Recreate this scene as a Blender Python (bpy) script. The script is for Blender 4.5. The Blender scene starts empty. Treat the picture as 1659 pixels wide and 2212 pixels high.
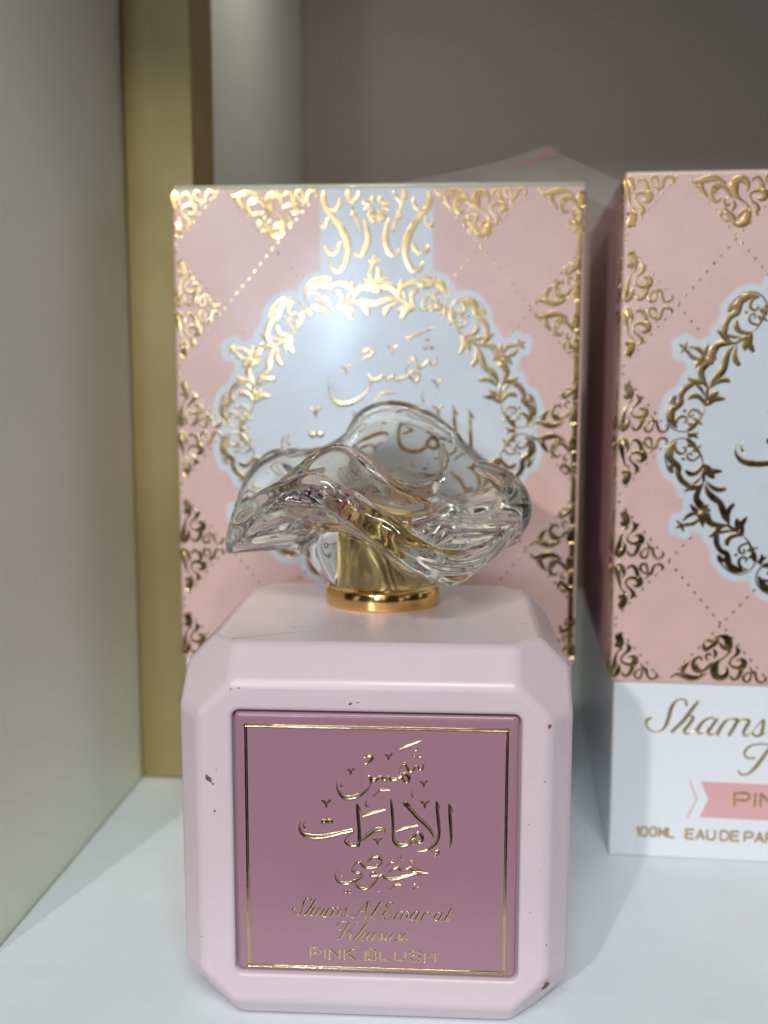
import bpy, bmesh, math, random
import numpy as np
from mathutils import Vector, Matrix, noise
random.seed(7)
S = 0.001                                   # everything below is measured in millimetres
scene = bpy.context.scene
R = math.radians

# ------------------------------------------------------------------ camera
cam_d = bpy.data.cameras.new('camera'); cam = bpy.data.objects.new('camera', cam_d)
scene.collection.objects.link(cam); scene.camera = cam
cam_d.sensor_fit = 'AUTO'; cam_d.sensor_width = 36; cam_d.lens = 38.2
cam_d.clip_start = 0.01; cam_d.clip_end = 20
c_right = Vector((0.99563469, 0.09332878, 0.00114322)); c_up = Vector((-0.01324856, 0.1291904, 0.9915313))
c_fwd = Vector((-0.09239071, 0.9872181, -0.12986292))
m = Matrix((c_right, c_up, -c_fwd)).transposed().to_4x4(); m.translation = Vector((0, 0, 0.112))
cam.matrix_world = m
cam_d.dof.use_dof = True; cam_d.dof.focus_distance = 0.186; cam_d.dof.aperture_fstop = 15
cam_d.dof.aperture_blades = 0

# ------------------------------------------------------------------ surroundings: the dim shop the metal and glass mirror
world = bpy.data.worlds.new('World'); scene.world = world; world.use_nodes = True
nt = world.node_tree; nt.nodes.clear()
out = nt.nodes.new('ShaderNodeOutputWorld'); bg = nt.nodes.new('ShaderNodeBackground')
tc = nt.nodes.new('ShaderNodeTexCoord'); sep = nt.nodes.new('ShaderNodeSeparateXYZ')
mp = nt.nodes.new('ShaderNodeMapping'); mp.inputs['Scale'].default_value = (2.2, 2.2, 3.4)
ns = nt.nodes.new('ShaderNodeTexNoise'); ns.inputs['Scale'].default_value = 1.6; ns.inputs['Detail'].default_value = 2
rp = nt.nodes.new('ShaderNodeValToRGB')
rp.color_ramp.elements[0].position = 0.575; rp.color_ramp.elements[0].color = (0.05, 0.042, 0.036, 1)
rp.color_ramp.elements[1].position = 0.64; rp.color_ramp.elements[1].color = (2.4, 2.25, 2.0, 1)
nt.links.new(tc.outputs['Generated'], mp.inputs['Vector']); nt.links.new(mp.outputs['Vector'], ns.inputs['Vector'])
nt.links.new(ns.outputs['Fac'], rp.inputs['Fac'])
nt.links.new(tc.outputs['Generated'], sep.inputs['Vector'])
low = nt.nodes.new('ShaderNodeMapRange'); low.inputs['From Min'].default_value = -0.12; low.inputs['From Max'].default_value = 0.10
low.inputs['To Min'].default_value = 0.06; low.inputs['To Max'].default_value = 1.0
nt.links.new(sep.outputs['Z'], low.inputs['Value'])
dim = nt.nodes.new('ShaderNodeVectorMath'); dim.operation = 'SCALE'        # the floor side of the shop is darker than its ceiling side
nt.links.new(rp.outputs['Color'], dim.inputs[0]); nt.links.new(low.outputs['Result'], dim.inputs['Scale'])
nt.links.new(dim.outputs['Vector'], bg.inputs['Color'])
bg.inputs['Strength'].default_value = 0.55
nt.links.new(bg.outputs['Background'], out.inputs['Surface'])

# ------------------------------------------------------------------ lamps of the shop, plus one added fill
def area(name, loc, target, size, power, col, size_y=None, spread=None):
    d = bpy.data.lights.new(name, 'AREA'); d.energy = power; d.color = col
    d.shape = 'RECTANGLE' if size_y else 'DISK'; d.size = size
    if size_y: d.size_y = size_y
    if spread: d.spread = spread
    o = bpy.data.objects.new(name, d); scene.collection.objects.link(o)
    o.location = loc
    o.rotation_euler = (Vector(target) - Vector(loc)).to_track_quat('-Z', 'Y').to_euler()
    return o
area('shelf_lamp', (0.05, -0.40, 0.55), (0.0, 0.22, 0.03), 0.30, 3.4, (0.93, 0.985, 1.0), 0.10)
area('ceiling_spot', (-0.36, -0.90, 0.50), (-0.01, 0.2, 0.05), 0.035, 5.6, (1.0, 0.965, 0.92))
area('shop_lamp', (-0.128, -0.74, 0.16), (-0.02, 0.2, 0.09), 0.055, 1.15, (0.54, 0.72, 1.0))
area('back_fill_light', (-0.05, 0.40, 0.3125), (-0.07, 0.47, 0.0), 0.07, 0.062, (1.0, 0.99, 0.92), 0.015)  # added fill, no fixture here: brightens the back board and side panel
scene.view_settings.view_transform = 'Standard'; scene.view_settings.look = 'None'
scene.view_settings.exposure = -0.13; scene.view_settings.gamma = 1.0
cy = scene.cycles
cy.use_denoising = True; cy.max_bounces = 20; cy.transmission_bounces = 16; cy.glossy_bounces = 8; cy.diffuse_bounces = 5
cy.caustics_refractive = True; cy.caustics_reflective = True; cy.blur_glossy = 0.6; cy.sample_clamp_indirect = 4.0

# ------------------------------------------------------------------ materials
def mat(name, col, rough=0.5, metal=0.0, coat=0.0, coat_rough=0.08, bump=None, var=None, trans=0.0, ior=1.45,
        alpha=1.0, rough_var=None, spec=0.5, attr=None, coat_bump=None):
    """bump / coat_bump = (scale, strength, distance mm, detail, stretch), var = (scale, amount), rough_var = (scale, amount)"""
    m = bpy.data.materials.new(name); m.use_nodes = True
    t = m.node_tree; b = t.nodes['Principled BSDF']
    b.inputs['Base Color'].default_value = (*col, 1); b.inputs['Roughness'].default_value = rough
    b.inputs['Metallic'].default_value = metal; b.inputs['Coat Weight'].default_value = coat
    b.inputs['Coat Roughness'].default_value = coat_rough; b.inputs['Transmission Weight'].default_value = trans
    b.inputs['IOR'].default_value = ior; b.inputs['Alpha'].default_value = alpha
    b.inputs['Specular IOR Level'].default_value = spec
    co = t.nodes.new('ShaderNodeTexCoord')
    def nz(scale, detail=3.0, stretch=(1, 1, 1)):
        mpn = t.nodes.new('ShaderNodeMapping'); mpn.inputs['Scale'].default_value = stretch
        t.links.new(co.outputs['Object'], mpn.inputs['Vector'])
        n = t.nodes.new('ShaderNodeTexNoise'); n.inputs['Scale'].default_value = scale; n.inputs['Detail'].default_value = detail
        t.links.new(mpn.outputs['Vector'], n.inputs['Vector']); return n
    src = None
    if attr:
        a = t.nodes.new('ShaderNodeAttribute'); a.attribute_name = attr; src = a.outputs['Color']
    if var:
        n = nz(var[0], 4.0, var[2] if len(var) > 2 else (1, 1, 1)); mr = t.nodes.new('ShaderNodeMapRange')
        mr.inputs['From Min'].default_value = 0.3; mr.inputs['From Max'].default_value = 0.7
        mr.inputs['To Min'].default_value = 1 - var[1]; mr.inputs['To Max'].default_value = 1 + var[1]
        t.links.new(n.outputs['Fac'], mr.inputs['Value'])
        mx = t.nodes.new('ShaderNodeVectorMath'); mx.operation = 'SCALE'; mx.inputs[0].default_value = col
        if src: t.links.new(src, mx.inputs[0])
        t.links.new(mr.outputs['Result'], mx.inputs['Scale']); src = mx.outputs['Vector']
    if src: t.links.new(src, b.inputs['Base Color'])
    if rough_var:
        n = nz(rough_var[0], 4.0); mr = t.nodes.new('ShaderNodeMapRange')
        mr.inputs['From Min'].default_value = 0.3; mr.inputs['From Max'].default_value = 0.7
        mr.inputs['To Min'].default_value = max(0, rough - rough_var[1]); mr.inputs['To Max'].default_value = rough + rough_var[1]
        t.links.new(n.outputs['Fac'], mr.inputs['Value']); t.links.new(mr.outputs['Result'], b.inputs['Roughness'])
    for spec_b, sock in ((bump, 'Normal'), (coat_bump, 'Coat Normal')):
        if spec_b:
            n = nz(spec_b[0], spec_b[3] if len(spec_b) > 3 else 3.0, spec_b[4] if len(spec_b) > 4 else (1, 1, 1))
            bp = t.nodes.new('ShaderNodeBump'); bp.inputs['Strength'].default_value = spec_b[1]; bp.inputs['Distance'].default_value = spec_b[2] * S
            t.links.new(n.outputs['Fac'], bp.inputs['Height']); t.links.new(bp.outputs['Normal'], b.inputs[sock])
    return m

M = dict(
    shelf=mat('white_shelf_paint', (0.81, 0.88, 0.905), 0.42, bump=(70, 0.3, 0.4, 10, (0.3, 2.4, 1)), var=(40, 0.03), rough_var=(30, 0.08)),
    panel=mat('white_panel_laminate', (0.84, 0.86, 0.75), 0.5, bump=(900, 0.15, 0.05), var=(6, 0.03)),
    wall=mat('taupe_back_board', (0.45, 0.375, 0.32), 0.6, bump=(500, 0.15, 0.05), var=(5, 0.06)),
    post=mat('brushed_gold_metal', (0.50, 0.39, 0.18), 0.55, 1.0, bump=(120, 0.25, 0.06, 4, (1, 1, 0.15)), rough_var=(40, 0.08), var=(25, 0.10)),
    body=mat('satin_pink_lacquer', (0.69, 0.555, 0.585), 0.33, coat=0.15, coat_rough=0.3, bump=(1500, 0.12, 0.02, 2), var=(60, 0.02), rough_var=(120, 0.06)),
    plaque=mat('mauve_plaque_enamel', (0.35, 0.185, 0.235), 0.24, coat=0.25, coat_rough=0.12, bump=(1200, 0.08, 0.015, 2), var=(50, 0.03)),
    foil=mat('stamped_gold_foil', (0.66, 0.48, 0.25), 0.15, 1.0, bump=(1800, 0.35, 0.04, 2), rough_var=(500, 0.08)),
    boxfoil=mat('carton_gold_foil', (0.54, 0.37, 0.17), 0.21, 1.0, bump=(900, 0.4, 0.05, 2), rough_var=(300, 0.08)),
    gold=mat('polished_gold_plate', (0.88, 0.58, 0.22), 0.13, 1.0, bump=(500, 0.05, 0.03)),
    core=mat('polished_gold_insert', (0.85, 0.66, 0.28), 0.16, 1.0, bump=(160, 0.3, 0.25, 1, (1, 1, 0.1))),
    glass=mat('clear_acrylic', (0.99, 0.98, 0.915), 0.01, trans=1.0, ior=1.49),
    flake=mat('magenta_flake', (0.42, 0.03, 0.13), 0.3, 0.3),
    carton=mat('printed_pink_carton', (0.66, 0.38, 0.36), 0.34, coat=0.75, coat_rough=0.19, bump=(700, 0.2, 0.04, 3), attr='print', var=(160, 0.035), coat_bump=(15, 0.7, 2.0, 2)),
    side=mat('printed_pink_carton_side', (0.63, 0.405, 0.385), 0.6, bump=(700, 0.2, 0.04, 3), spec=0.25),
    base=mat('white_carton', (0.74, 0.76, 0.79), 0.35, coat=0.5, coat_rough=0.12, bump=(700, 0.15, 0.03, 3), coat_bump=(26, 0.6, 1.0, 2)),
    banner=mat('salmon_print', (0.70, 0.37, 0.37), 0.4, coat=0.4, coat_rough=0.12),
    film=mat('clear_shrink_film', (0.85, 0.83, 0.81), 0.18, alpha=0.12, bump=(60, 0.4, 0.5, 2)),
    seam=mat('film_seam_gloss', (0.70, 0.68, 0.52), 0.22, coat=0.8),
    red=mat('red_print', (0.45, 0.09, 0.08), 0.5),
    chip=mat('brown_undercoat', (0.17, 0.075, 0.045), 0.7, var=(900, 0.3)),
    scratch=mat('grey_scuff', (0.30, 0.25, 0.28), 0.6),
)

# ------------------------------------------------------------------ mesh helpers
def link(name, verts, faces, material, parent=None, smooth=True, weighted=False):
    me = bpy.data.meshes.new(name)
    me.from_pydata([Vector(v) * S for v in verts], [], faces); me.validate(); me.update()
    me.materials.append(material)
    if smooth: me.polygons.foreach_set('use_smooth', [True] * len(me.polygons))
    o = bpy.data.objects.new(name, me); scene.collection.objects.link(o)
    if parent: o.parent = parent
    if weighted:
        w = o.modifiers.new('weighted', 'WEIGHTED_NORMAL'); w.keep_sharp = False; w.weight = 100
    return o
def from_bm(name, bm, material, parent=None, smooth=True, weighted=False):
    bm.normal_update()
    me = bpy.data.meshes.new(name); bm.to_mesh(me); bm.free()
    me.transform(Matrix.Scale(S, 4)); me.materials.append(material)
    if smooth: me.polygons.foreach_set('use_smooth', [True] * len(me.polygons))
    o = bpy.data.objects.new(name, me); scene.collection.objects.link(o)
    if parent: o.parent = parent
    if weighted:
        w = o.modifiers.new('weighted', 'WEIGHTED_NORMAL'); w.keep_sharp = False; w.weight = 100
    return o
def bm_box(bm, x0, x1, y0, y1, z0, z1):
    v = [bm.verts.new(p) for p in ((x0,y0,z0),(x1,y0,z0),(x1,y1,z0),(x0,y1,z0),(x0,y0,z1),(x1,y0,z1),(x1,y1,z1),(x0,y1,z1))]
    for f in ((0,3,2,1),(4,5,6,7),(0,1,5,4),(1,2,6,5),(2,3,7,6),(3,0,4,7)): bm.faces.new([v[i] for i in f])
def rbox(name, dims, r, material, parent=None, seg=3):
    bm = bmesh.new(); bm_box(bm, *dims)
    if r: bmesh.ops.bevel(bm, geom=bm.edges[:], offset=r, segments=seg, profile=0.5, affect='EDGES', clamp_overlap=True)
    return from_bm(name, bm, material, parent, True, True)
def thing(name, label, cat, loc, rotz=0, group=None):
    o = bpy.data.objects.new(name, None); scene.collection.objects.link(o)
    o.empty_display_size = 0.01
    o.location = Vector(loc) * S; o.rotation_euler = (0, 0, rotz); o['label'] = label; o['category'] = cat
    if group: o['group'] = group
    return o
def struct(o): o['kind'] = 'structure'; return o

# ---- calligraphic strokes: tapered, slightly domed ribbons
def dec(s): return [[tuple(int(c) / 100 for c in p.split(',')) for p in st.split()] for st in s.split(';')]
def smooth_path(st, n=5):
    P = [np.array(p, float) for p in st]
    if len(P) == 1: P = [P[0], P[0] + np.array([.01, 0, 0])]
    o = []
    for i in range(len(P) - 1):
        p0 = P[i-1] if i else 2*P[0]-P[1]; p1 = P[i]; p2 = P[i+1]; p3 = P[i+2] if i + 2 < len(P) else 2*P[-1]-P[-2]
        for k in range(n):
            u = k / n
            q = 0.5*((2*p1)+(-p0+p2)*u+(2*p0-5*p1+4*p2-p3)*u*u+(-p0+3*p1-3*p2+p3)*u**3); q[2] = max(q[2], 0.03); o.append(q)
    o.append(P[-1]); return o
PROFILE = {'plate': ((-.5, 0), (-.48, .75), (-.42, .97), (0, 1), (.42, .97), (.48, .75), (.5, 0)),       # stamped flat foil with soft shoulders
           'groove': ((-.56, 0), (-.5, 1), (-.26, .22), (0, .05), (.26, .22), (.5, 1), (.56, 0))}   # foil pressed into the plate
def ribbons(name, strokes, frame, hmax, material, parent, n=5, base=0.0, wmul=1.0, profile='plate'):
    """frame(a, b, h) -> 3D point in mm: a, b on the surface, h above it"""
    V, F = [], []
    for st in strokes:
        Q = smooth_path(st, n)
        L = [Q[0]]
        for q in Q[1:]:
            if np.hypot(*(q[:2]-L[-1][:2])) > 0.02: L.append(q)
        if len(L) < 2: continue
        a, b = L[0], L[1]; d = (a[:2]-b[:2]); d /= max(np.hypot(*d), 1e-6)
        L = [np.array([*(a[:2]+d*a[2]*.40), a[2]*.45])] + L
        a, b = L[-1], L[-2]; d = (a[:2]-b[:2]); d /= max(np.hypot(*d), 1e-6)
        L = L + [np.array([*(a[:2]+d*a[2]*.40), a[2]*.45])]
        i0 = len(V); N = len(L)
        for i, q in enumerate(L):
            tng = L[min(i+1, N-1)][:2]-L[max(i-1, 0)][:2]; tng = tng/max(np.hypot(*tng), 1e-6); nn = np.array([-tng[1], tng[0]])
            w = q[2]*wmul; h = min(hmax, w*0.42)
            for f, g in PROFILE[profile]:
                c = q[:2]+nn*w*f; V.append(frame(c[0], c[1], base+h*g))
        for i in range(N-1):
            for k in range(6):
                a = i0+i*7+k; F.append((a, a+1, a+8, a+7))
        F.append(tuple(i0+k for k in range(7))); F.append(tuple(i0+(N-1)*7+k for k in (6, 5, 4, 3, 2, 1, 0)))
    return link(name, V, F, material, parent)
def mirror_x(L, c=0.0): return [[(2*c-a, b, w) for a, b, w in s] for s in L]
def mirror_y(L, c=0.0): return [[(a, 2*c-b, w) for a, b, w in s] for s in L]
def shift(L, dx, dy): return [[(a+dx, b+dy, w) for a, b, w in s] for s in L]
def rotate(L, ang):
    c, s_ = math.cos(ang), math.sin(ang)
    return [[(a*c-b*s_, a*s_+b*c, w) for a, b, w in s] for s in L]

# ---- letters (copperplate script and a wide sans), drawn as pen strokes
SCRIPT = {  # x right, y down in pen units, base line at 600, x height 185
 'S': (320, [[(262,440,26),(215,470,34),(210,530,22),(260,585,16),(340,595,16),(420,550,30),(465,440,40),(490,330,40),(540,240,24),(600,212,16),(660,235,20),(665,285,28)]], 190),
 'h': (280, [[(800,235,30),(720,345,38),(630,470,38),(510,590,34)],[(560,530,10),(650,440,12),(720,400,20),(750,430,36),(700,510,36),(650,580,30),(690,605,18),(760,570,10),(810,520,8)]], 510),
 'a': (250, [[(1010,430,14),(940,415,22),(860,470,36),(810,560,36),(830,600,20),(900,570,10),(990,470,10)],[(1030,425,30),(960,530,36),(930,595,30),(990,600,14),(1060,540,8)]], 790),
 'm': (380, [[(1130,425,26),(1060,530,38),(1030,605,34)],[(1070,520,8),(1150,430,14),(1230,420,26),(1250,450,36),(1165,605,36)],[(1200,540,8),(1290,430,14),(1360,420,26),(1385,450,36),(1330,560,34),(1350,605,20),(1410,580,10),(1460,520,8)]], 1030),
 's': (190, [[(1440,540,8),(1540,420,20),(1555,440,30),(1545,520,36),(1530,580,34),(1470,603,24),(1425,570,24)],[(1530,590,14),(1600,560,8)]], 1410),
 'A': (420, [[(30,555,30),(45,600,20),(130,570,16),(250,420,16),(420,225,16)],[(420,225,30),(400,350,38),(370,500,38),(360,600,34),(410,595,10)],[(200,460,12),(385,460,12)]], 0),
 'l': (190, [[(300,230,28),(190,400,38),(100,540,36),(100,600,22),(150,600,12),(210,540,8)]], 0),
 'E': (370, [[(390,290,26),(375,228,20),(290,228,22),(230,310,34),(260,390,26),(330,390,16)],[(330,390,14),(230,410,24),(150,500,36),(170,585,28),(260,600,16),(360,530,14)]], 60),
 'r': (330, [[(120,425,26),(60,540,36),(25,605,32)],[(70,530,8),(150,440,14),(220,430,30),(270,455,14),(350,440,8)]], 0),
 't': (190, [[(210,300,24),(120,450,36),(60,570,34),(80,605,18),(170,560,8)],[(70,425,12),(240,420,12)]], 10),
 'K': (450, [[(150,395,22),(70,392,20),(40,330,26),(100,245,22),(220,214,16),(320,235,14)],[(320,225,26),(240,370,38),(160,510,36),(80,595,22),(10,600,20),(-8,560,26)],[(540,240,26),(480,235,12),(370,360,14),(290,415,14)],[(310,405,20),(360,480,36),(350,585,36),(400,605,16),(460,560,8)]], 0),
 'u': (230, [[(90,430,26),(30,550,36),(50,602,24),(130,560,10),(215,440,12)],[(235,425,30),(165,540,36),(165,602,22),(240,560,8)]], 10),
 'i': (150, [[(90,430,26),(30,550,36),(50,602,22),(130,560,8)],[(150,335,30),(160,332,36),(168,330,26)]], 10),
 ' ': (150, [], 0)}
def script_line(txt):
    out, x = [], 0
    for ch in txt:
        adv, st, ox = SCRIPT[ch]
        out += [[(a-ox+x, 600-b, w) for a, b, w in s] for s in st]; x += adv
    return out
SANS = {  # unit cell 1 x 1, y up
 'P': [[(0,0),(0,1),(.8,1),(1,.88),(1,.58),(.8,.45),(.03,.45)]], 'I': [[(0,0),(0,1)]], 'N': [[(0,0),(0,1),(1,0),(1,1)]],
 'K': [[(0,0),(0,1)],[(.92,1),(.1,.5)],[(.2,.55),(1,0)]], 'B': [[(0,0),(0,1),(.82,1),(.98,.88),(.98,.65),(.82,.53),(.05,.53)],[(.8,.53),(1.03,.42),(1.03,.12),(.82,0),(0,0)]],
 'L': [[(0,1),(0,0),(.95,0)]], 'U': [[(0,1),(0,.2),(.18,0),(.82,0),(1,.2),(1,1)]],
 'S': [[(.97,.8),(.8,1),(.2,1),(.02,.86),(.02,.66),(.2,.54),(.8,.48),(1,.36),(1,.14),(.8,0),(.2,0),(.0,.2)]], 'H': [[(0,0),(0,1)],[(1,0),(1,1)],[(0,.52),(1,.52)]],
 '1': [[(0,.8),(.3,1),(.3,0)]], '0': [[(.2,0),(0,.2),(0,.8),(.2,1),(.7,1),(.9,.8),(.9,.2),(.7,0),(.2,0)]], 'M': [[(0,0),(0,1),(.5,.25),(1,1),(1,0)]],
 'E': [[(.95,1),(0,1),(0,0),(.95,0)],[(0,.52),(.85,.52)]], 'A': [[(0,0),(.5,1),(1,0)],[(.2,.32),(.8,.32)]], 'D': [[(0,0),(0,1),(.7,1),(1,.75),(1,.25),(.7,0),(0,0)]],
 'R': [[(0,0),(0,1),(.8,1),(1,.88),(1,.6),(.8,.47),(.03,.47)],[(.6,.47),(1,0)]], 'F': [[(0,0),(0,1),(.95,1)],[(0,.52),(.85,.52)]]}
def sans_line(txt, w, h, gap, space, pen):
    out, x = [], 0
    for ch in txt:
        if ch == ' ': x += space; continue
        cw = {'I': 0.0, '1': .35}.get(ch, 1.0) * w
        for s in SANS[ch]:
            for a, b in zip(s[:-1], s[1:]):                  # straight pen strokes that overlap at the corners
                out.append([(x+a[0]*w, a[1]*h, pen), (x+b[0]*w, b[1]*h, pen)])
        x += cw + gap
    return out, x - gap
def fit(strokes, x0, x1, base, k):
    xs = [p[0] for s in strokes for p in s]; a, b = min(xs), max(xs); kx = (x1-x0)/(b-a)
    return [[(x0+(p[0]-a)*kx, base+p[1]*k, p[2]*(k+kx)/2) for p in s] for s in strokes]

CALLIGRAPHY = """785,1467,10 777,1379,24 726,1346,36 671,1402,24 623,1350,34 569,1314,43 521,1361,36 478,1435,41 436,1403,17 398,1345,12 388,1270,14 419,1227,48;413,1214,41 467,1262,43 533,1235,51 546,1173,41 512,1119,36 461,1156,29 413,1210,39 328,1174,43 256,1166,48 207,1215,27 147,1157,48 81,1215,27 14,1163,44 -47,1144,48 -107,1208,36 -83,1133,27 -95,1045,19 -156,967,29 -253,892,44 -375,838,61 -508,835,61 -593,906,39 -636,994,22 -639,1133,7;399,1686,29 495,1735,31 615,1785,29 747,1837,12;645,1682,35 658,1678,43 671,1683,35;618,1573,37 632,1569,46 645,1574,37;703,1575,37 717,1570,46 731,1575,37;-179,1423,27 -107,1459,31 -56,1529,43 -107,1552,34 -185,1520,19;-554,1135,7 -575,1058,15 -550,1009,29;613,1005,7 589,922,14 616,860,31;-47,859,19 14,921,17 69,975,29 135,979,29 238,979,24;153,1593,29 195,1562,24 213,1481,12;263,1601,31 225,1563,22 213,1488,12;-470,1328,29 -428,1298,24 -410,1216,12;-359,1337,32 -398,1298,22 -410,1222,12;733,1142,29 775,1112,24 794,1030,12;843,1151,31 805,1112,22 794,1037,12;1210,763,20 1220,615,43 1239,355,43 1245,163,37 1220,-31,10;1207,754,26 1274,641,23;999,810,23 1015,645,43 1038,437,43 1048,262,40 1013,113,40 917,14,43 817,-42,43 700,-73,17;999,792,27 1065,685,23;471,762,50 563,669,53 680,532,53 814,413,50 915,294,43 969,155,13;488,771,40 588,704,23;615,128,47 640,199,43 698,250,47 762,220,50 762,132,53 707,96,57 624,125,50 532,56,47 415,25,64 331,68,57 289,172,37 285,417,37 272,626,43 251,814,23;348,279,33 498,335,37 698,390,30;-208,524,33 -21,593,37 163,648,23;155,248,23 139,291,44 46,297,64 -71,242,60 -172,160,50 -264,96,34;-308,725,33 -292,542,47 -275,315,47 -272,122,47 -281,16,37 -296,-69,10;-305,717,27 -241,596,20;-272,52,34 -340,15,40 -424,9,47 -491,60,44 -511,98,24 -457,170,17 -386,233,17;-381,269,57 -474,249,50 -625,209,54 -794,161,64 -979,135,78 -1148,152,71 -1240,220,44 -1272,307,24 -1244,413,8;-1179,423,10 -1205,344,17 -1172,278,37;-881,422,67 -856,414,84 -831,424,67;-783,425,65 -759,417,81 -734,426,65;-151,804,10 -163,729,20 -134,676,40;992,-40,20 1054,-44,27 1004,-89,27;1076,-70,13 984,-134,27;-887,775,34 -837,739,29 -816,643,14;-755,785,37 -801,740,26 -816,650,14;741,802,34 791,767,28 813,671,14;871,813,37 826,768,25 812,679,14;-32,136,32 15,102,27 35,11,13;91,146,35 48,103,24 35,18,13;506,-379,26 564,-366,44 646,-397,54 740,-425,47 874,-442,16;870,-443,16 740,-444,37 658,-444,49 565,-480,42 448,-520,44 331,-554,45 213,-565,49 155,-537,38 110,-494,26 51,-506,26 20,-521,40;190,-509,9 225,-434,19 283,-383,30 365,-362,37 424,-404,35 438,-455,21 389,-503,12 295,-549,12;28,-520,42 -21,-460,31 -68,-455,26 -92,-499,26 -54,-519,26 20,-508,33;23,-520,42 8,-588,31 -57,-677,33 -151,-736,45 -245,-745,45 -310,-697,31 -335,-629,9;-150,-303,9 -103,-234,26 -33,-189,33 49,-193,35 103,-250,35 72,-315,23 -10,-360,30 -139,-376,42 -209,-341,38 -244,-297,38 -291,-282,28 -350,-321,21 -394,-396,16 -386,-439,31 -327,-468,31 -256,-487,38 -231,-527,33 -280,-572,28 -398,-631,40 -516,-662,54 -610,-640,45 -663,-571,28 -668,-472,12 -624,-396,5;-516,-796,40 -501,-801,50 -486,-795,40;-452,-794,40 -437,-799,50 -422,-793,40;582,-251,43 599,-257,54 615,-251,43;-586,-470,6 -593,-519,12 -567,-546,26;432,-98,6 411,-158,12 437,-201,28;154,-352,14 248,-279,19 301,-265,30 271,-229,12;40,-693,7 32,-749,12 56,-780,26;225,-746,14 284,-692,16 331,-662,28 419,-659,28;610,-695,21 648,-731,23 648,-786,9;642,-632,24 651,-635,30 660,-631,24;690,-686,21 698,-688,26 705,-686,21"""
MEDALLION_HALF = """-3182,-117,45 -3303,-79,31 -3475,-84,28 -3627,-165,28 -3714,-307,28 -3738,-466,28 -3697,-643,31 -3632,-785,52 -3561,-841,41;-3504,-155,41 -3598,-271,97 -3639,-412,135 -3614,-536,121 -3525,-624,121 -3436,-711,107 -3439,-853,97 -3365,-995,100 -3249,-1091,104 -3144,-1152,86 -3023,-1150,52;-3594,-642,62 -3598,-749,86 -3561,-841,62;-3296,-1225,45 -3160,-1166,103 -3023,-1147,93 -2956,-1096,34;-3539,-235,52 -3500,-349,62 -3403,-410,55 -3310,-365,45 -3305,-285,41 -3374,-272,31;-2990,-441,41 -3081,-530,45 -3183,-553,45 -3257,-493,45 -3253,-412,38 -3188,-408,34 -3161,-461,31;-3268,-118,62 -3171,-178,93 -3090,-275,75 -3009,-388,45 -2954,-476,31 -2920,-599,24;-3089,-310,45 -3030,-274,45 -2972,-215,27;-3255,-241,58 -3178,-223,76 -3109,-231,51;-3373,-525,45 -3347,-528,59 -3322,-524,45;-3156,-355,41 -3088,-336,58 -3037,-318,41;-3278,-789,52 -3189,-850,96 -3069,-835,86 -2970,-741,69 -2919,-635,38;-2926,-635,41 -2850,-713,120 -2744,-792,123 -2625,-790,92 -2513,-786,44;-2848,-775,103 -2741,-880,106 -2653,-932,51;-2867,-740,86 -2895,-882,69 -2881,-1042,52;-3112,-1084,52 -3012,-990,59 -2939,-856,17;-2881,-1024,38 -2979,-1185,96 -3032,-1364,114 -2957,-1523,138 -2851,-1590,138 -2785,-1530,38;-2821,-1023,24 -2696,-1146,76 -2557,-1197,96 -2421,-1174,69;-3254,-30,51 -3152,-2,75 -3051,60,34"""
MEDALLION_SPRIG = """-2854,-1059,24 -2796,-1236,86 -2670,-1376,124 -2528,-1481,106 -2462,-1623,124 -2412,-1800,86 -2294,-1968,21;-2847,-1709,52 -2931,-1755,59 -3053,-1725,73 -3190,-1778,76 -3298,-1896,35;-2879,-1754,52 -2962,-1854,59 -3079,-1955,76 -3200,-1979,62 -3285,-2022,28;-2984,-1720,86 -3074,-1632,86 -3161,-1527,24;-2956,-1774,97 -2891,-1898,97 -2860,-2032,24;-3269,-1976,38 -3355,-2014,62 -3449,-2060,35;-3286,-1995,35 -3365,-1960,52 -3437,-1898,28;-3321,-1995,35 -3309,-2067,52 -3272,-2138,24;-3201,-1957,52 -3286,-1995,52 -3337,-2013,42"""
CORNER_LEAF = """-1061,83,14 -978,181,51 -850,188,86 -720,147,120 -576,119,114 -421,158,77 -261,246,17;-801,220,71 -784,341,94 -716,433,71 -641,518,14;-378,534,37 -423,596,51 -508,587,65 -575,483,71 -571,363,63 -496,260,57 -367,235,28;-489,456,28 -500,380,57 -426,300,65 -327,304,65 -231,404,60 -145,542,20;-190,630,25 -214,686,42 -284,669,51 -301,596,43 -243,531,28;-140,796,37 -87,693,71 -125,587,28;-365,938,23 -355,856,65 -316,775,79 -220,845,76 -117,931,93 -44,1037,56;-242,1046,23 -254,986,65 -162,989,56"""
CORNER_STEM = """-129,1042,37 -18,1105,56 124,1064,127 178,955,141 183,836,127 91,833,85 4,905,56 -13,964,28;221,777,56 188,709,42 114,632,34 4,547,51 -78,469,113 -108,333,147 -89,199,142 20,146,127 131,192,113 181,298,62 144,417,14"""
CORNER_CURL = """322,885,17 397,776,84 352,677,59 263,600,37 218,501,37 271,414,51 406,388,79 510,429,127 527,527,112 447,584,62 371,551,23;478,353,84 448,225,79 374,128,65 290,122,56 244,203,34;658,419,20 713,302,48 601,268,37 526,161,51 575,69,51 658,90,51 689,196,39 706,286,37;705,309,48 777,281,62 803,170,51 870,71,51 982,87,51 1024,163,48 976,228,14"""
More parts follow.
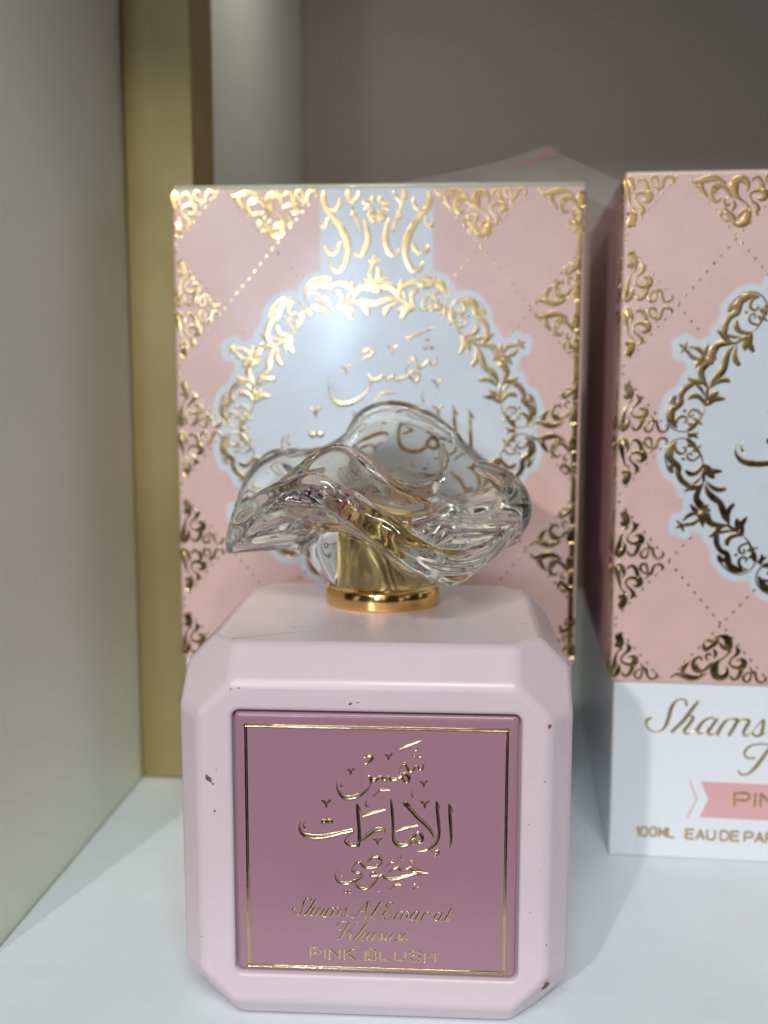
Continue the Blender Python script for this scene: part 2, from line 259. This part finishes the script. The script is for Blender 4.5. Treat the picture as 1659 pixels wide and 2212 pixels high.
BAND_SCROLL = """1202,15249,63 1224,15086,105 1183,14902,105 1037,14719,97 869,14515,114 743,14289,140 670,14042,127 682,13793,106 767,13585,98 874,13460,85 1022,13522,72 1085,13667,30;866,15109,34 846,14987,63 952,14853,63 1120,14862,34;1121,14677,29 1164,14512,63 1270,14471,63 1311,14573,34;829,14123,34 893,13958,85 1020,13853,76 1168,13915,72 1199,14059,25;287,14643,34 224,14416,85 203,14189,115 267,13961,106 363,13816,72 491,13856,51 533,13960,21;634,15275,63 655,15173,97 572,15030,63 424,15154,42 402,15257,42;593,14989,25 530,14825,51 467,14621,51 362,14333,30;467,14826,25 551,14784,46 531,14641,42 425,14621,25;86,14829,63 97,14726,191 86,14624,127 69,14562,34;86,15014,85 86,15075,93 82,15137,30;150,14952,42 234,15002,85 319,14981,38;150,14849,42 213,14890,55 276,14848,30"""


# ------------------------------------------------------------------ the setting: shelf, side panel, back board
struct(rbox('shelf_board', (-93.5, 420, 128, 560, -18, 0), 0.6, M['shelf']))
struct(rbox('side_panel', (-110, -93.75, 184, 575, -18.2, 317.9), 0.6, M['panel']))
struct(rbox('added_shade_board', (-420, 420, 0, 560, 318, 336), 0.6, M['shelf']))  # unseen board added above the view to shade the back board
struct(rbox('back_board', (-93.5, 420, 560.3, 575, -18, 317.8), 0.5, M['wall']))
bm = bmesh.new(); bm_box(bm, -93.6, -75.2, 281, 303, 0.05, 317.9)
bmesh.ops.bevel(bm, geom=bm.edges[:], offset=0.9, segments=3, profile=0.5, affect='EDGES')
post = from_bm('gold_trim_post', bm, M['post'], None, True, True)
post['label'] = 'tall brushed gold metal post standing upright against the white side panel'; post['category'] = 'trim post'

# ------------------------------------------------------------------ the perfume bottle
bottle = thing('perfume_bottle', 'pale pink faceted perfume bottle with mauve plaque and clear ruffled flower stopper', 'perfume bottle', (-17.79, 170.14, 0), 0.0365)
A_, H_, D_ = 33.07, 66.73, 63.0
e1, e2, f1, f2, f3, b1, b2, c2, e3 = 4.19, 10.5, 9.58, 5.39, 5.83, 4.8, 11.49, 5.0, 5.0
pz, px, pw, ph = 33.66, 0.52, 46.74, 45.2
def half(bm, pts, inside):
    p0, p1, p2 = (Vector(p) for p in pts); n = (p1-p0).cross(p2-p0).normalized()
    if n.dot(Vector(inside)-p0) > 0: n = -n
    r = bmesh.ops.bisect_plane(bm, geom=bm.verts[:]+bm.edges[:]+bm.faces[:], dist=1e-5, plane_co=p0, plane_no=n, clear_outer=True)
    edges = [e for e in r['geom_cut'] if isinstance(e, bmesh.types.BMEdge)]
    bmesh.ops.contextual_create(bm, geom=edges)
bm = bmesh.new(); bm_box(bm, -A_, A_, 0, D_, 0, H_); ctr = (0, D_/2, H_/2)
for sy in (0, 1):
    Y = (lambda v: v) if not sy else (lambda v: D_-v)
    for sz in (0, 1):
        Z = (lambda v: v) if not sz else (lambda v: H_-v)
        half(bm, ((-5, Y(0), Z(f2)), (5, Y(0), Z(f2)), (0, Y(f3), Z(0))), ctr)
    for sx in (-1, 1):
        half(bm, ((sx*(A_-e1), Y(0), 20), (sx*(A_-e1), Y(0), 40), (sx*A_, Y(e3), 30)), ctr)
for sx in (-1, 1):
    for sz in (0, 1):
        Z = (lambda v: v) if not sz else (lambda v: H_-v)
        half(bm, ((sx*(A_-b1), 20, Z(0)), (sx*(A_-b1), 40, Z(0)), (sx*A_, 30, Z(c2))), ctr)
        for sy in (0, 1):
            Y = (lambda v: v) if not sy else (lambda v: D_-v)
            half(bm, ((sx*(A_-f1), Y(f3), Z(0)), (sx*A_, Y(e3), Z(e2)), (sx*(A_-f1), Y(0), Z(f2))), ctr)
bmesh.ops.remove_doubles(bm, verts=bm.verts[:], dist=0.02)
bmesh.ops.recalc_face_normals(bm, faces=bm.faces[:])
bmesh.ops.dissolve_limit(bm, angle_limit=R(1.5), verts=bm.verts[:], edges=bm.edges[:])
bmesh.ops.bevel(bm, geom=bm.edges[:], offset=1.15, segments=5, profile=0.5, affect='EDGES', clamp_overlap=True)
# sink the plaque's recess into the front face
front = max((f for f in bm.faces if f.normal.y < -0.99), key=lambda f: f.calc_area())
ring = list(front.verts); bmesh.ops.delete(bm, geom=[front], context='FACES_ONLY')
def rrect(hw, hh, r, y, n=5):
    L = []
    for cx, cz, a0 in ((hw-r, hh-r, 0), (-hw+r, hh-r, 90), (-hw+r, -hh+r, 180), (hw-r, -hh+r, 270)):
        for k in range(n+1):
            a = R(a0+90*k/n); L.append((px+cx+r*math.cos(a), y, pz+cz+r*math.sin(a)))
    return L
loops = [[bm.verts.new(p) for p in rrect(pw/2+d, ph/2+d, max(.3, .9+d), y)] for d, y in
         ((1.25, 0), (.95, .04), (.62, .16), (.40, .45), (.30, 1.1), (.28, 2.2))]
for A1, B1 in zip(loops[:-1], loops[1:]):
    n = len(A1)
    for i in range(n): bm.faces.new((A1[i], A1[(i+1) % n], B1[(i+1) % n], B1[i]))
bm.faces.new(loops[-1][::-1])
ed = []
n = len(loops[0])
for i in range(n): ed.append(bm.edges.get((loops[0][i], loops[0][(i+1) % n])))
for i in range(len(ring)):
    e = bm.edges.get((ring[i], ring[(i+1) % len(ring)]))
    if e: ed.append(e)
bmesh.ops.triangle_fill(bm, use_beauty=True, use_dissolve=False, edges=ed, normal=(0, -1, 0))
bmesh.ops.recalc_face_normals(bm, faces=bm.faces[:])
body = from_bm('body', bm, M['body'], bottle, True, True)
# plaque: a softly pillowed plate
bm = bmesh.new()
LP = [[bm.verts.new(p) for p in rrect(pw/2-d, ph/2-d, max(.25, .8-d*.3), y)] for d, y in ((0, 2.15), (0, 1.0), (.1, .72), (.32, .52), (.7, .42), (1.3, .40))]
for A1, B1 in zip(LP[:-1], LP[1:]):
    n = len(A1)
    for i in range(n): bm.faces.new((A1[i], A1[(i+1) % n], B1[(i+1) % n], B1[i]))
bm.faces.new(LP[-1]); bm.faces.new(LP[0][::-1]); bmesh.ops.recalc_face_normals(bm, faces=bm.faces[:])
plaque = from_bm('plaque', bm, M['plaque'], bottle, True, True)
pf = lambda a, b, h: (px+a, 0.40-h, pz+b)
fx, zt0, zb0 = 21.45, 20.3, -21.75
ribbons('gold_border', [[(-fx-.2, zt0, .5), (fx+.2, zt0, .5)], [(fx, zt0+.2, .46), (fx, zb0-.2, .46)], [(fx+.2, zb0, .5), (-fx-.2, zb0, .5)], [(-fx, zb0-.2, .5), (-fx, zt0+.2, .5)]], pf, .14, M['foil'], plaque, base=-.01, profile='groove')
cal = dec(CALLIGRAPHY)
ribbons('gold_calligraphy', cal, pf, .17, M['foil'], plaque, base=-.01, wmul=1.12, profile='groove')
lat = fit(script_line('Shams'), -13.9, -4.6, -12.55, .0081) + fit(script_line('Al'), -4.1, .9, -12.7, .0081) + fit(script_line('Emarat'), 1.3, 12.9, -12.85, .0081) + fit(script_line('Khususi'), -6.8, 5.5, -16.6, .0081)
snl, wtot = sans_line('PINK BLUSH', 1.72, 1.8, .78, 1.05, .25)
ribbons('gold_lettering', lat + shift(snl, -.5-wtot/2, -20.15), pf, .06, M['foil'], plaque, base=-.01, wmul=1.45)

# collar ring
cxr, cyr, rr = -0.6, 39.5, 11.25
def lathe(prof, n=96):
    V, F = [], []
    for r, z in prof:
        for k in range(n):
            a = 2*math.pi*k/n; V.append((r*math.cos(a), r*math.sin(a), z))
    for i in range(len(prof)-1):
        for k in range(n): F.append((i*n+k, i*n+(k+1) % n, (i+1)*n+(k+1) % n, (i+1)*n+k))
    return V, F
V, F = lathe([(6, -.2), (rr-.35, -.2), (rr-.05, .15), (rr, .5), (rr, 3.2), (rr-.12, 3.55), (rr-.45, 3.75), (rr-1.1, 3.78), (8, 3.78)])
link('collar_ring', [(x+cxr, y+cyr, z+H_) for x, y, z in V], F, M['gold'], bottle)

# the stopper: a heavy ruffled petal of clear acrylic round a gold insert
RIM = [(0,26.8,15.8),(22,27.2,18.4),(47,27.6,23.2),(63,27.8,27.8),(77,27.5,30.6),(93,27,32.4),(106,26.5,30.6),(115,26.5,27.0),(126,27,24.6),(140,28,24.6),(152,28.6,24.2),(163,29.6,20.6),(172,30.2,15.0),(181,30.4,9.6),(197,29,11.5),
       (216,27.5,16.8),(236,27.5,21.4),(251,27.5,22.2),(262,27,19.6),(272,27,16.2),(281,27,13.0),(292,27.5,9.6),(302,28,8.2),(314,28,10.8),(328,27.5,13.2),(342,27,13.2)]
ths = np.radians([a for a, *_ in RIM]); 
def per(th, col):
    x = np.concatenate([ths-2*np.pi, ths, ths+2*np.pi]); y = np.tile([q[col] for q in RIM], 3); th = th % (2*np.pi)
    i = np.clip(np.searchsorted(x, th)-1, 1, len(x)-3); t = (th-x[i])/(x[i+1]-x[i])
    m0 = (y[i+1]-y[i-1])/(x[i+1]-x[i-1])*(x[i+1]-x[i]); m1 = (y[i+2]-y[i])/(x[i+2]-x[i])*(x[i+1]-x[i])
    return (2*t**3-3*t**2+1)*y[i]+(t**3-2*t**2+t)*m0+(-2*t**3+3*t**2)*y[i+1]+(t**3-t**2)*m1
NT, NS = 200, 26
th = np.linspace(0, 2*np.pi, NT, endpoint=False); rimr = per(th, 1); rimz = per(th, 2)
def disc_z(s, zr, a): 
    k = s**1.25
    return 13.5+(zr-13.5)*k+1.5*np.sin(2*a+.6)*s*(1-s)+.22*np.sin(9*a+3*s)*s*s*(1-s)*4
V, F = [], []
for layer in (0, 1):
    for j in range(NS+1):
        s = j/NS
        for i in range(NT):
            r = rimr[i]*s; z = disc_z(s, rimz[i], th[i])
            if layer == 1:
                t_ = 4.2+3.0*(1-s)**1.0
                zb = z-t_
                k = np.clip((r-9.9)/7.0, 0, 1); k = k*k*(3-2*k)
                z = zb*k+0.0*(1-k) if r > 9.9 else 0.0
                if r <= 9.9: r = r
            V.append((r*math.cos(th[i]), r*math.sin(th[i]), z))
def idx(l, j, i): return l*(NS+1)*NT+j*NT+i % NT
for j in range(NS):
    for i in range(NT):
        F.append((idx(0, j, i), idx(0, j+1, i), idx(0, j+1, i+1), idx(0, j, i+1)))
        F.append((idx(1, j, i), idx(1, j, i+1), idx(1, j+1, i+1), idx(1, j+1, i)))
for i in range(NT): F.append((idx(0, NS, i), idx(1, NS, i), idx(1, NS, i+1), idx(0, NS, i+1)))
def tube(path, rad):
    """a rolled lip: a round rod of the same acrylic that melts into the petals"""
    P = [np.array(p, float) for p in path]; Q = []
    for i in range(len(P)-1):
        p0 = P[i-1] if i else 2*P[0]-P[1]; p1, p2 = P[i], P[i+1]; p3 = P[i+2] if i+2 < len(P) else 2*P[-1]-P[-2]
        for k in range(8):
            u = k/8; Q.append(0.5*((2*p1)+(-p0+p2)*u+(2*p0-5*p1+4*p2-p3)*u*u+(-p0+3*p1-3*p2+p3)*u**3))
    Q.append(P[-1]); i0 = len(V); N = len(Q); K = 12; up = np.array([0.1, .2, 1.0])
    for i, q in enumerate(Q):
        t = Q[min(i+1, N-1)]-Q[max(i-1, 0)]; t /= max(np.linalg.norm(t), 1e-6)
        n1 = np.cross(t, up); n1 /= max(np.linalg.norm(n1), 1e-6); n2 = np.cross(n1, t); r = rad*min(1, .55+2.0*min(i, N-1-i)/N)
        for k in range(K): V.append(tuple(q+r*(n1*math.cos(2*math.pi*k/K)+n2*math.sin(2*math.pi*k/K))))
    for i in range(N-1):
        for k in range(K): F.append((i0+i*K+k, i0+i*K+(k+1) % K, i0+(i+1)*K+(k+1) % K, i0+(i+1)*K+k))
    F.append(tuple(i0+k for k in reversed(range(K)))); F.append(tuple(i0+(N-1)*K+k for k in range(K)))
def sheet(top, depth, thick, lean):
    """an inner petal: an upright fold with a rounded lip along the path top (x, y, z)"""
    P = [np.array(p, float) for p in top]; Q = []
    for i in range(len(P)-1):
        p0 = P[i-1] if i else 2*P[0]-P[1]; p1, p2 = P[i], P[i+1]; p3 = P[i+2] if i+2 < len(P) else 2*P[-1]-P[-2]
        for k in range(8):
            u = k/8; Q.append(0.5*((2*p1)+(-p0+p2)*u+(2*p0-5*p1+4*p2-p3)*u*u+(-p0+3*p1-3*p2+p3)*u**3))
    Q.append(P[-1]); i0 = len(V); N = len(Q)
    prof = [(-.5, -1), (-.5, -.5), (-.5, -.18), (-.36, -.05), (0, 0), (.36, -.05), (.5, -.18), (.5, -.5), (.5, -1)]; K = len(prof)
    for i, q in enumerate(Q):
        t = Q[min(i+1, N-1)]-Q[max(i-1, 0)]; t[2] = 0; t /= max(np.linalg.norm(t), 1e-6); nn = np.array([-t[1], t[0], 0])
        tap = min(1, .45+1.6*min(i, N-1-i)/N)
        for f, g in prof:
            gg = g*depth*min(1, .25+2.2*min(i, N-1-i)/N) if g <= -.5 else g*thick*1.3
            V.append(tuple(q+nn*(f*thick*tap+lean*(-gg)/depth)+np.array([0, 0, gg])))
    for i in range(N-1):
        for k in range(K): F.append((i0+i*K+k, i0+i*K+(k+1) % K, i0+(i+1)*K+(k+1) % K, i0+(i+1)*K+k))
    F.append(tuple(i0+k for k in range(K))); F.append(tuple(i0+(N-1)*K+k for k in reversed(range(K))))
sheet([(-25,-5.5,13.5),(-20.5,-7,18.5),(-15.5,-8,22.8),(-10,-7.5,26.6),(-6,-7,26.8),(-1.5,-8,23.4),(4,-8.5,19.4),(10,-6,16.4)], 12, 3.0, 5)
tube([(17, 9, 22.0), (21.5, 6, 20.2), (24.6, 2.5, 17.8), (25.9, -1, 15.0), (25, -4, 12.4), (22, -6, 11.8), (20.4, -5.2, 13.8)], 2.4)
tube([(-3, -23.5, 19.6), (2, -25, 15.4), (7, -25.5, 11.6), (13, -24.4, 8.8), (19, -20.5, 9.6), (24, -12.5, 12.6)], 1.9)
tube([(-27.5, -6, 11.0), (-23, -14, 15.2), (-16, -21, 19.6), (-9, -24.6, 21.6), (-3, -24.8, 19.4)], 1.8)
tube([(-10, 21, 25.5), (-6, 23.5, 30.5), (0, 24.6, 32.2), (7, 24, 30.2), (14, 22, 26.0)], 1.9)
sheet([(-26,2,13.5),(-22,5,17.5),(-17,7,20.6),(-12,8,22.2)], 6, 2.4, 1)
sheet([(-7,8,26.5),(-3,3,24),(2,0,20.6),(7,0,19.2),(10.5,2,20.5),(12,5,24),(11,10,26.8)], 9, 2.4, 3)
bm = bmesh.new(); vs = [bm.verts.new(v) for v in V]
for f in F:
    if len(set(f)) == len(f):
        try: bm.faces.new([vs[i] for i in f])
        except ValueError: pass
bmesh.ops.remove_doubles(bm, verts=bm.verts[:], dist=.002)
cap = from_bm('stopper', bm, M['glass'], bottle)
cap.scale = (1.025, 1.025, 1.03); cap.location = (cxr*S, cyr*S, (H_+3.8)*S); cap.rotation_euler = (0, 0, -0.0365)
rm = cap.modifiers.new('remesh', 'REMESH'); rm.mode = 'VOXEL'; rm.voxel_size = 0.42*S; rm.use_smooth_shade = True
sm = cap.modifiers.new('smooth', 'SMOOTH'); sm.factor = 0.5; sm.iterations = 26
dg = bpy.context.evaluated_depsgraph_get(); me2 = bpy.data.meshes.new_from_object(cap.evaluated_get(dg))
cap.modifiers.clear(); cap.data = me2
me2.polygons.foreach_set('use_smooth', [True]*len(me2.polygons))
V2, F2 = lathe([(0.01, .35), (6.9, .35), (6.7, 1.2), (6.1, 5), (5.9, 11.4), (5.6, 13.2), (4.8, 13.9), (0.01, 14.0)], 72)
link('gold_insert', V2, F2, M['core'], cap)
Vf, Ff = [], []
rf = random.Random(5)
for _ in range(170):
    a = rf.choice((rf.uniform(0, 6.28), rf.uniform(3.3, 6.2))); s = rf.uniform(.5, .92); i = int(a/(2*math.pi)*NT) % NT
    z = disc_z(s, rimz[i], a)-rf.uniform(.9, 1.9+2*(1-s)); c = Vector((rimr[i]*s*math.cos(a), rimr[i]*s*math.sin(a), z))
    u = Vector((rf.gauss(0, 1), rf.gauss(0, 1), rf.gauss(0, .8))).normalized(); w = u.orthogonal().normalized(); k = rf.uniform(.22, .75)
    i0 = len(Vf); Vf += [c+u*k, c+w*k*.5, c-u*k*rf.uniform(.4, 1), c-w*k*rf.uniform(.1, .5)]; Ff.append((i0, i0+1, i0+2, i0+3))
fl = link('flakes', Vf, Ff, M['flake'], cap, smooth=False); fl['kind'] = 'stuff'

# wear on the lacquer: chips and scuffs lying on the facets
chipV, chipF = [], []
def chip(c, n, r, ax=1.0, rot=0.0):
    n = Vector(n).normalized(); u = n.cross(Vector((0, 0, 1)) if abs(n.z) < .9 else Vector((1, 0, 0))).normalized(); w = n.cross(u)
    i0 = len(chipV); k = 9
    for j in range(k):
        a = 2*math.pi*j/k; q = r*.78*rf.uniform(.5, 1.1); x_, y_ = q*math.cos(a)*ax, q*math.sin(a)
        chipV.append(Vector(c)+n*.035+u*(x_*math.cos(rot)-y_*math.sin(rot))+w*(x_*math.sin(rot)+y_*math.cos(rot)))
    chipF.append(tuple(range(i0, i0+k)))
fr = (0, -1, 0)
chip((-27.2, 0, 44.9), fr, .62, 1.9, 2.2); chip((-26.5, 0, 44.0), fr, .3, 1, 0); chip((-26.3, 0, 39.3), fr, .32); chip((-25.8, 0, 46.4), fr, .16)
chip((-23.2, 0, 60.2), fr, .22); chip((-21.9, 0, 60.4), fr, .24); chip((-3.6, 0, 58.1), fr, .3, 1.8, .3); chip((-2.4, 0, 58.3), fr, .12, 4, .4)
chip((28.7, -.02, 54.9), (.4, -1, .35), .55); chip((28.9, -.05, 10.2), (.4, -1, -.2), .8, 1.6, .9); chip((28.9, .0, 17.4), (.5, -1, 0), .25, .6)
chip((-28.9, -.01, 17.0), (-.3, -1, 0), .2)
for _ in range(9):
    sx_ = rf.choice((-1, 1)); zz = rf.uniform(12, 54)
    chip((sx_*rf.uniform(25.6, 28.2), 0, zz), fr, rf.uniform(.07, .15), rf.uniform(.6, 1.8), rf.uniform(0, 3))
for f in chipF: link('paint_chip', [chipV[i] for i in f], [tuple(range(len(f)))], M['chip'], bottle, smooth=False)
tf = lambda a, b, h: (a, b, H_+h)
scr = [[(-24.2, 7.6, .12), (-17, 11.4, .10), (-10, 14.6, .08)], [(-24.4, 7.0, .1), (-23.9, 8.2, .1)], [(-15.5, 16, .1), (-14, 16.6, .16), (-13, 16.2, .1)], [(-3.5, 20, .08), (-2, 20.2, .1)], [(-16, 12.5, .1), (-15.6, 13.3, .1)], [(3, 7.5, .1), (4.5, 7.6, .1)], [(1.2, 20.6, .14), (1.6, 20.7, .14)]]
ribbons('scuffs', scr, tf, .02, M['scratch'], bottle, base=.004)

# ------------------------------------------------------------------ the two cartons
W, BH, BS, DB = 95.45, 154.18, 41.65, 112
CX, CZ = 47.72, 97.9
half_u = dec(MEDALLION_HALF); sprig = dec(MEDALLION_SPRIG); cl = dec(CORNER_LEAF); cc = dec(CORNER_CURL); cm = dec(CORNER_STEM); bs_ = dec(BAND_SCROLL)
# the traced half lies below the left joint (180 to 210 degrees); mirror and turn it round the ring
unit = half_u + sprig
def refl(L, ang):           # mirror across the line through the centre at angle ang
    c, s_ = math.cos(2*ang), math.sin(2*ang)
    return [[(a*c+b*s_, a*s_-b*c, w) for a, b, w in s] for s in L]
med = []
for k in range(6):
    t = rotate(unit, R(60*k)); med += t
    med += rotate(refl(half_u, R(210)), R(60*k))
med = shift(med, CX, CZ)
orn = []
cw, chh = W/4, (BH-BS)/4
def part_of(L, sgn):        # the piece of each stroke on one side of the fold
    return [s for s in ([p for p in st if p[0]*sgn > .15] for st in L) if len(s) > 1]
def quads(cx, cy, which):
    """which: u / d (above or below the row line) with l, r (one side only) or f (both sides)"""
    o = []
    for q in which:
        L = {'l': cl+part_of(cm, -1), 'r': cc+part_of(cm, 1), 'f': cl+cm+cc}[q[1]]
        if q[0] == 'd': L = mirror_y(L)
        o += shift(L, cx, cy)
    return o
def clip_in(L):
    return [s for s in L if all(.3 < p[0] < W-.3 and BS+.3 < p[1] < BH-.3 for p in s)]
for j in range(1, 4):
    z = BS+chh*j
    orn += quads(0.5, z, ('ur', 'dr')) + quads(W-.8, z, ('ul', 'dl'))
for i in (0, 1, 2, 3, 4):
    x = cw*i
    up = ('uf',) if 0 < i < 4 else (('ur',) if i == 0 else ('ul',)); dn = tuple('d'+q[1] for q in up)
    orn += quads(x, BS+.4, up)
    if i != 2: orn += quads(x, BH-.6, dn)
orn = [[(min(max(a, .45), W-.45), min(max(b, BS+.45), BH-.45), w) for a, b, w in s] for s in orn]
band = [[(CX+a, min(b, BH-.5), w) for a, b, w in s] for s in bs_]; band += mirror_x(band, CX)
edge = [[(W-1.35, z, 1.0), (W-1.35, z+7, 1.0), (W-1.35, z+14, 1.0)] for z in np.arange(BS+5, BH-15, 14.6)]
# stitched diagonals
def ring_in(x, z): return np.hypot(x-CX, (z-CZ)) < 37.5
dots = []
for sgn in (-1, 1):
    for k in range(-6, 12):
        for t in np.arange(0.8, W-.8, 1.42):
            z = BS+2*chh*k/2*1.0+sgn*(chh/cw)*(t-cw/2)
            if (k % 1) == 0 and BS+1 < z < BH-1 and not ring_in(t, z) and not (abs(t-CX) < 14.5 and z > CZ):
                near = min(abs(t-0)/(cw/2)+abs((z-BS+chh/2) % chh-chh/2)/(chh/2), 9)
                dots.append([(t-.16, z-sgn*.2, .34), (t+.16, z+sgn*.2, .34)])
ff = lambda a, b, h: (a, -.05-h, b)
# printed front: colour stored on a fine grid (white cartouche and band on pink)
pts = np.array([(p[0], p[1], p[2]) for s in med for p in smooth_path(s, 3)])
NX, NZ = 300, 354
gx = np.linspace(.9, W-.9, NX); gz = np.linspace(BS+.9, BH-.9, NZ)
X, Z = np.meshgrid(gx, gz); dist = np.full(X.shape, 99.0)
for a, b, w in pts:
    i0, i1 = np.searchsorted(gx, (a-4, a+4)); j0, j1 = np.searchsorted(gz, (b-4, b+4))
    d = np.hypot(X[j0:j1, i0:i1]-a, Z[j0:j1, i0:i1]-b)-w/2
    dist[j0:j1, i0:i1] = np.minimum(dist[j0:j1, i0:i1], d)
wm = np.clip((1.55-dist)/.5+.5, 0, 1)
wm = np.maximum(wm, np.clip((32.3-np.hypot(X-CX, Z-CZ))/.4+.5, 0, 1))
wm = np.maximum(wm, np.clip((13.05-np.abs(X-CX))/.4+.5, 0, 1)*(Z > CZ))
PINK = np.array((0.65, 0.43, 0.395)); WHITE = np.array((0.57, 0.615, 0.665))
colr = PINK+(WHITE-PINK)*wm[..., None]
def sleeve(parent):
    bm = bmesh.new(); bm_box(bm, 0, W, 0, DB, BS, BH)
    bmesh.ops.bevel(bm, geom=bm.edges[:], offset=.85, segments=4, profile=.5, affect='EDGES')
    nb = len(bm.verts); me = bpy.data.meshes.new('sleeve')
    for v in bm.verts: v.index = v.index
    bm.verts.index_update(); V = [v.co[:] for v in bm.verts]; F = [[v.index for v in f.verts] for f in bm.faces]; bm.free()
    V += [(x, -.04, z) for z in gz for x in gx]
    F += [(nb+j*NX+i, nb+j*NX+i+1, nb+(j+1)*NX+i+1, nb+(j+1)*NX+i) for j in range(NZ-1) for i in range(NX-1)]
    o = link('sleeve', V, F, M['carton'], parent)
    o.data.materials.append(M['side'])
    for p in o.data.polygons:
        if abs(p.normal.x) > .9: p.material_index = 1
    at = o.data.color_attributes.new('print', 'FLOAT_COLOR', 'POINT')
    c = np.ones((len(V), 4)); c[:nb, :3] = PINK; c[nb:, :3] = colr.reshape(-1, 3)
    at.data.foreach_set('color', c.ravel())
    w = o.modifiers.new('weighted', 'WEIGHTED_NORMAL'); w.weight = 100
    return o
def make_carton(label, loc, rotz):
    t = thing('perfume_carton', label, 'carton', loc, rotz, 'pink and gold perfume cartons')
    sl = sleeve(t)
    ribbons('foil_pattern', med+band+edge+dots, ff, .035, M['boxfoil'], sl, n=3, wmul=1.3)
    ribbons('foil_corners', orn, ff, .04, M['boxfoil'], sl, n=3, wmul=1.3)
    ribbons('foil_calligraphy', [[(47.9+a*1.78, 89.35+b*1.764, w*1.9) for a, b, w in s] for s in cal], ff, .05, M['boxfoil'], sl, n=4)
    side = []
    for j in (0, 1, 2, 3, 4):
        z = BS+chh*j
        q = tuple(x for x in ('ul', 'dl') if not (j == 0 and x[0] == 'd') and not (j == 4 and x[0] == 'u'))
        side += quads(-.6, z, q)
    side = [[(min(a, -.9), min(max(b, BS+.9), BH-.9), w) for a, b, w in s] for s in side]
    ribbons('side_foil', side, lambda a, b, h: (-.01-h, -a, b), .15, M['boxfoil'], sl, n=3)
    ba = rbox('base', (.75, W-.75, .75, DB-.75, .02, BS+4), .6, M['base'], t)
    fb = lambda a, b, h: (a, .72-h, b)
    ribbons('script_lettering', fit(script_line('Shams Al Emarat'), 8.4, 87, 30.1, .0205) + fit(script_line('Khususi'), 29.3, 66, 20.9, .0190), fb, .08, M['boxfoil'], ba, n=4, wmul=1.1)
    s1, w1 = sans_line('PINK BLUSH', 3.3, 3.05, 1.25, 1.9, .62)
    ribbons('name_lettering', shift(s1, CX-w1/2, 13.4), lambda a, b, h: (a, .69-h, b), .06, M['boxfoil'], ba, n=2)
    s2, w2 = sans_line('100ML', 1.45, 2.15, .55, 1, .5); s3, w3 = sans_line('EAU DE PARFUM', 1.75, 2.2, .62, .65, .5)
    ribbons('size_lettering', shift(s2, 7.0, 5.1)+shift(s3, 18.1, 5.0), fb, .06, M['boxfoil'], ba, n=2)
    a0, a1, z0, z1, zm, nn = 21.0, 2*CX-21.0, 10.25, 18.8, 14.6, 1.75
    poly = [(a0, z0), (a1, z0), (a1-nn, zm), (a1, z1), (a0, z1), (a0+nn, zm)]
    V = [(x, .70, z) for x, z in poly]+[(x, .76, z) for x, z in poly]
    F = [(0, 1, 2, 5), (5, 2, 3, 4)]+[(i, i+6, (i+1) % 6+6, (i+1) % 6) for i in range(6)]
    link('banner', V, F, M['banner'], ba, smooth=False)
    for s_ in (1, -1):
        q = [(CX+s_*(x-CX), z) for x, z in ((18.5, 18.75), (20.3, 14.6), (18.3, 10.2))]
        ribbons('chevron', [[(*q[0], .34), (*q[1], .34)], [(*q[1], .34), (*q[2], .34)]], fb, .05, M['banner'], ba, n=2)
    return t
c1 = make_carton('film wrapped pink carton directly behind the bottle, beside the gold post', (-73.44, 254.15, 0), .0265)
c2 = make_carton('pink carton right of the bottle with script on its white lower part', (28.95, 243.63, 0), -.0228)

bm = bmesh.new()
r_ = bmesh.ops.create_cone(bm, cap_ends=True, segments=14, radius1=.55, radius2=.55, depth=W-1.4, matrix=Matrix.Translation((W/2, .35, BH-.42)) @ Matrix.Rotation(R(90), 4, 'Y'))
from_bm('film_seam', bm, M['seam'], c1.children[0])

# loose end of the clear wrapping standing up from the first carton's top
V, F = [], []
NU, NV = 40, 10
ridge = [(-21, 158.0), (-6.5, 160.8), (5, 163.4), (14.7, 166.6), (17.8, 164.2), (23, 161.8), (32.4, 157.4)]
us = np.linspace(0, 1, NU); kx = np.linspace(0, 1, len(ridge))
for l in (0, 1):
    for i, u in enumerate(us):
        x = np.interp(u, kx, [a for a, _ in ridge]); zt_ = np.interp(u, kx, [b for _, b in ridge])
        for j in range(NV):
            v = j/(NV-1); y = 275-10*v+1.2*math.sin(5*u+2*v)+.06*l
            z = zt_+(154.26-zt_)*v**.8 if x < 22 else zt_+(zt_-9-zt_)*v
            V.append((x+73.44, y-254.15, max(z, 154.3) if x < 22 else z))
def fi(l, i, j): return l*NU*NV+i*NV+j
for i in range(NU-1):
    for j in range(NV-1):
        F.append((fi(0, i, j), fi(0, i+1, j), fi(0, i+1, j+1), fi(0, i, j+1)))
film = link('film_flap', V, F, M['film'], c1)
film.data.update()
rp_ = []
for row, (xa, za, xb, zb, w) in enumerate(((6, 160.4, 17.2, 164.5, .42), (12.5, 163.6, 16.2, 165.2, .35), (16.6, 158.9, 19.8, 157.9, .4))):
    n_ = int((xb-xa)/.95)
    for i in range(n_):
        t0, t1 = i/n_, (i+.72)/n_
        rp_.append([(73.44+xa+(xb-xa)*t, za+(zb-za)*t, w*rf.uniform(.6, 1.1)) for t in (t0, (t0+t1)/2, t1)])
ribbons('red_print', rp_, lambda a, b, h: (a, 16.9-h, b), .02, M['red'], film, n=2)
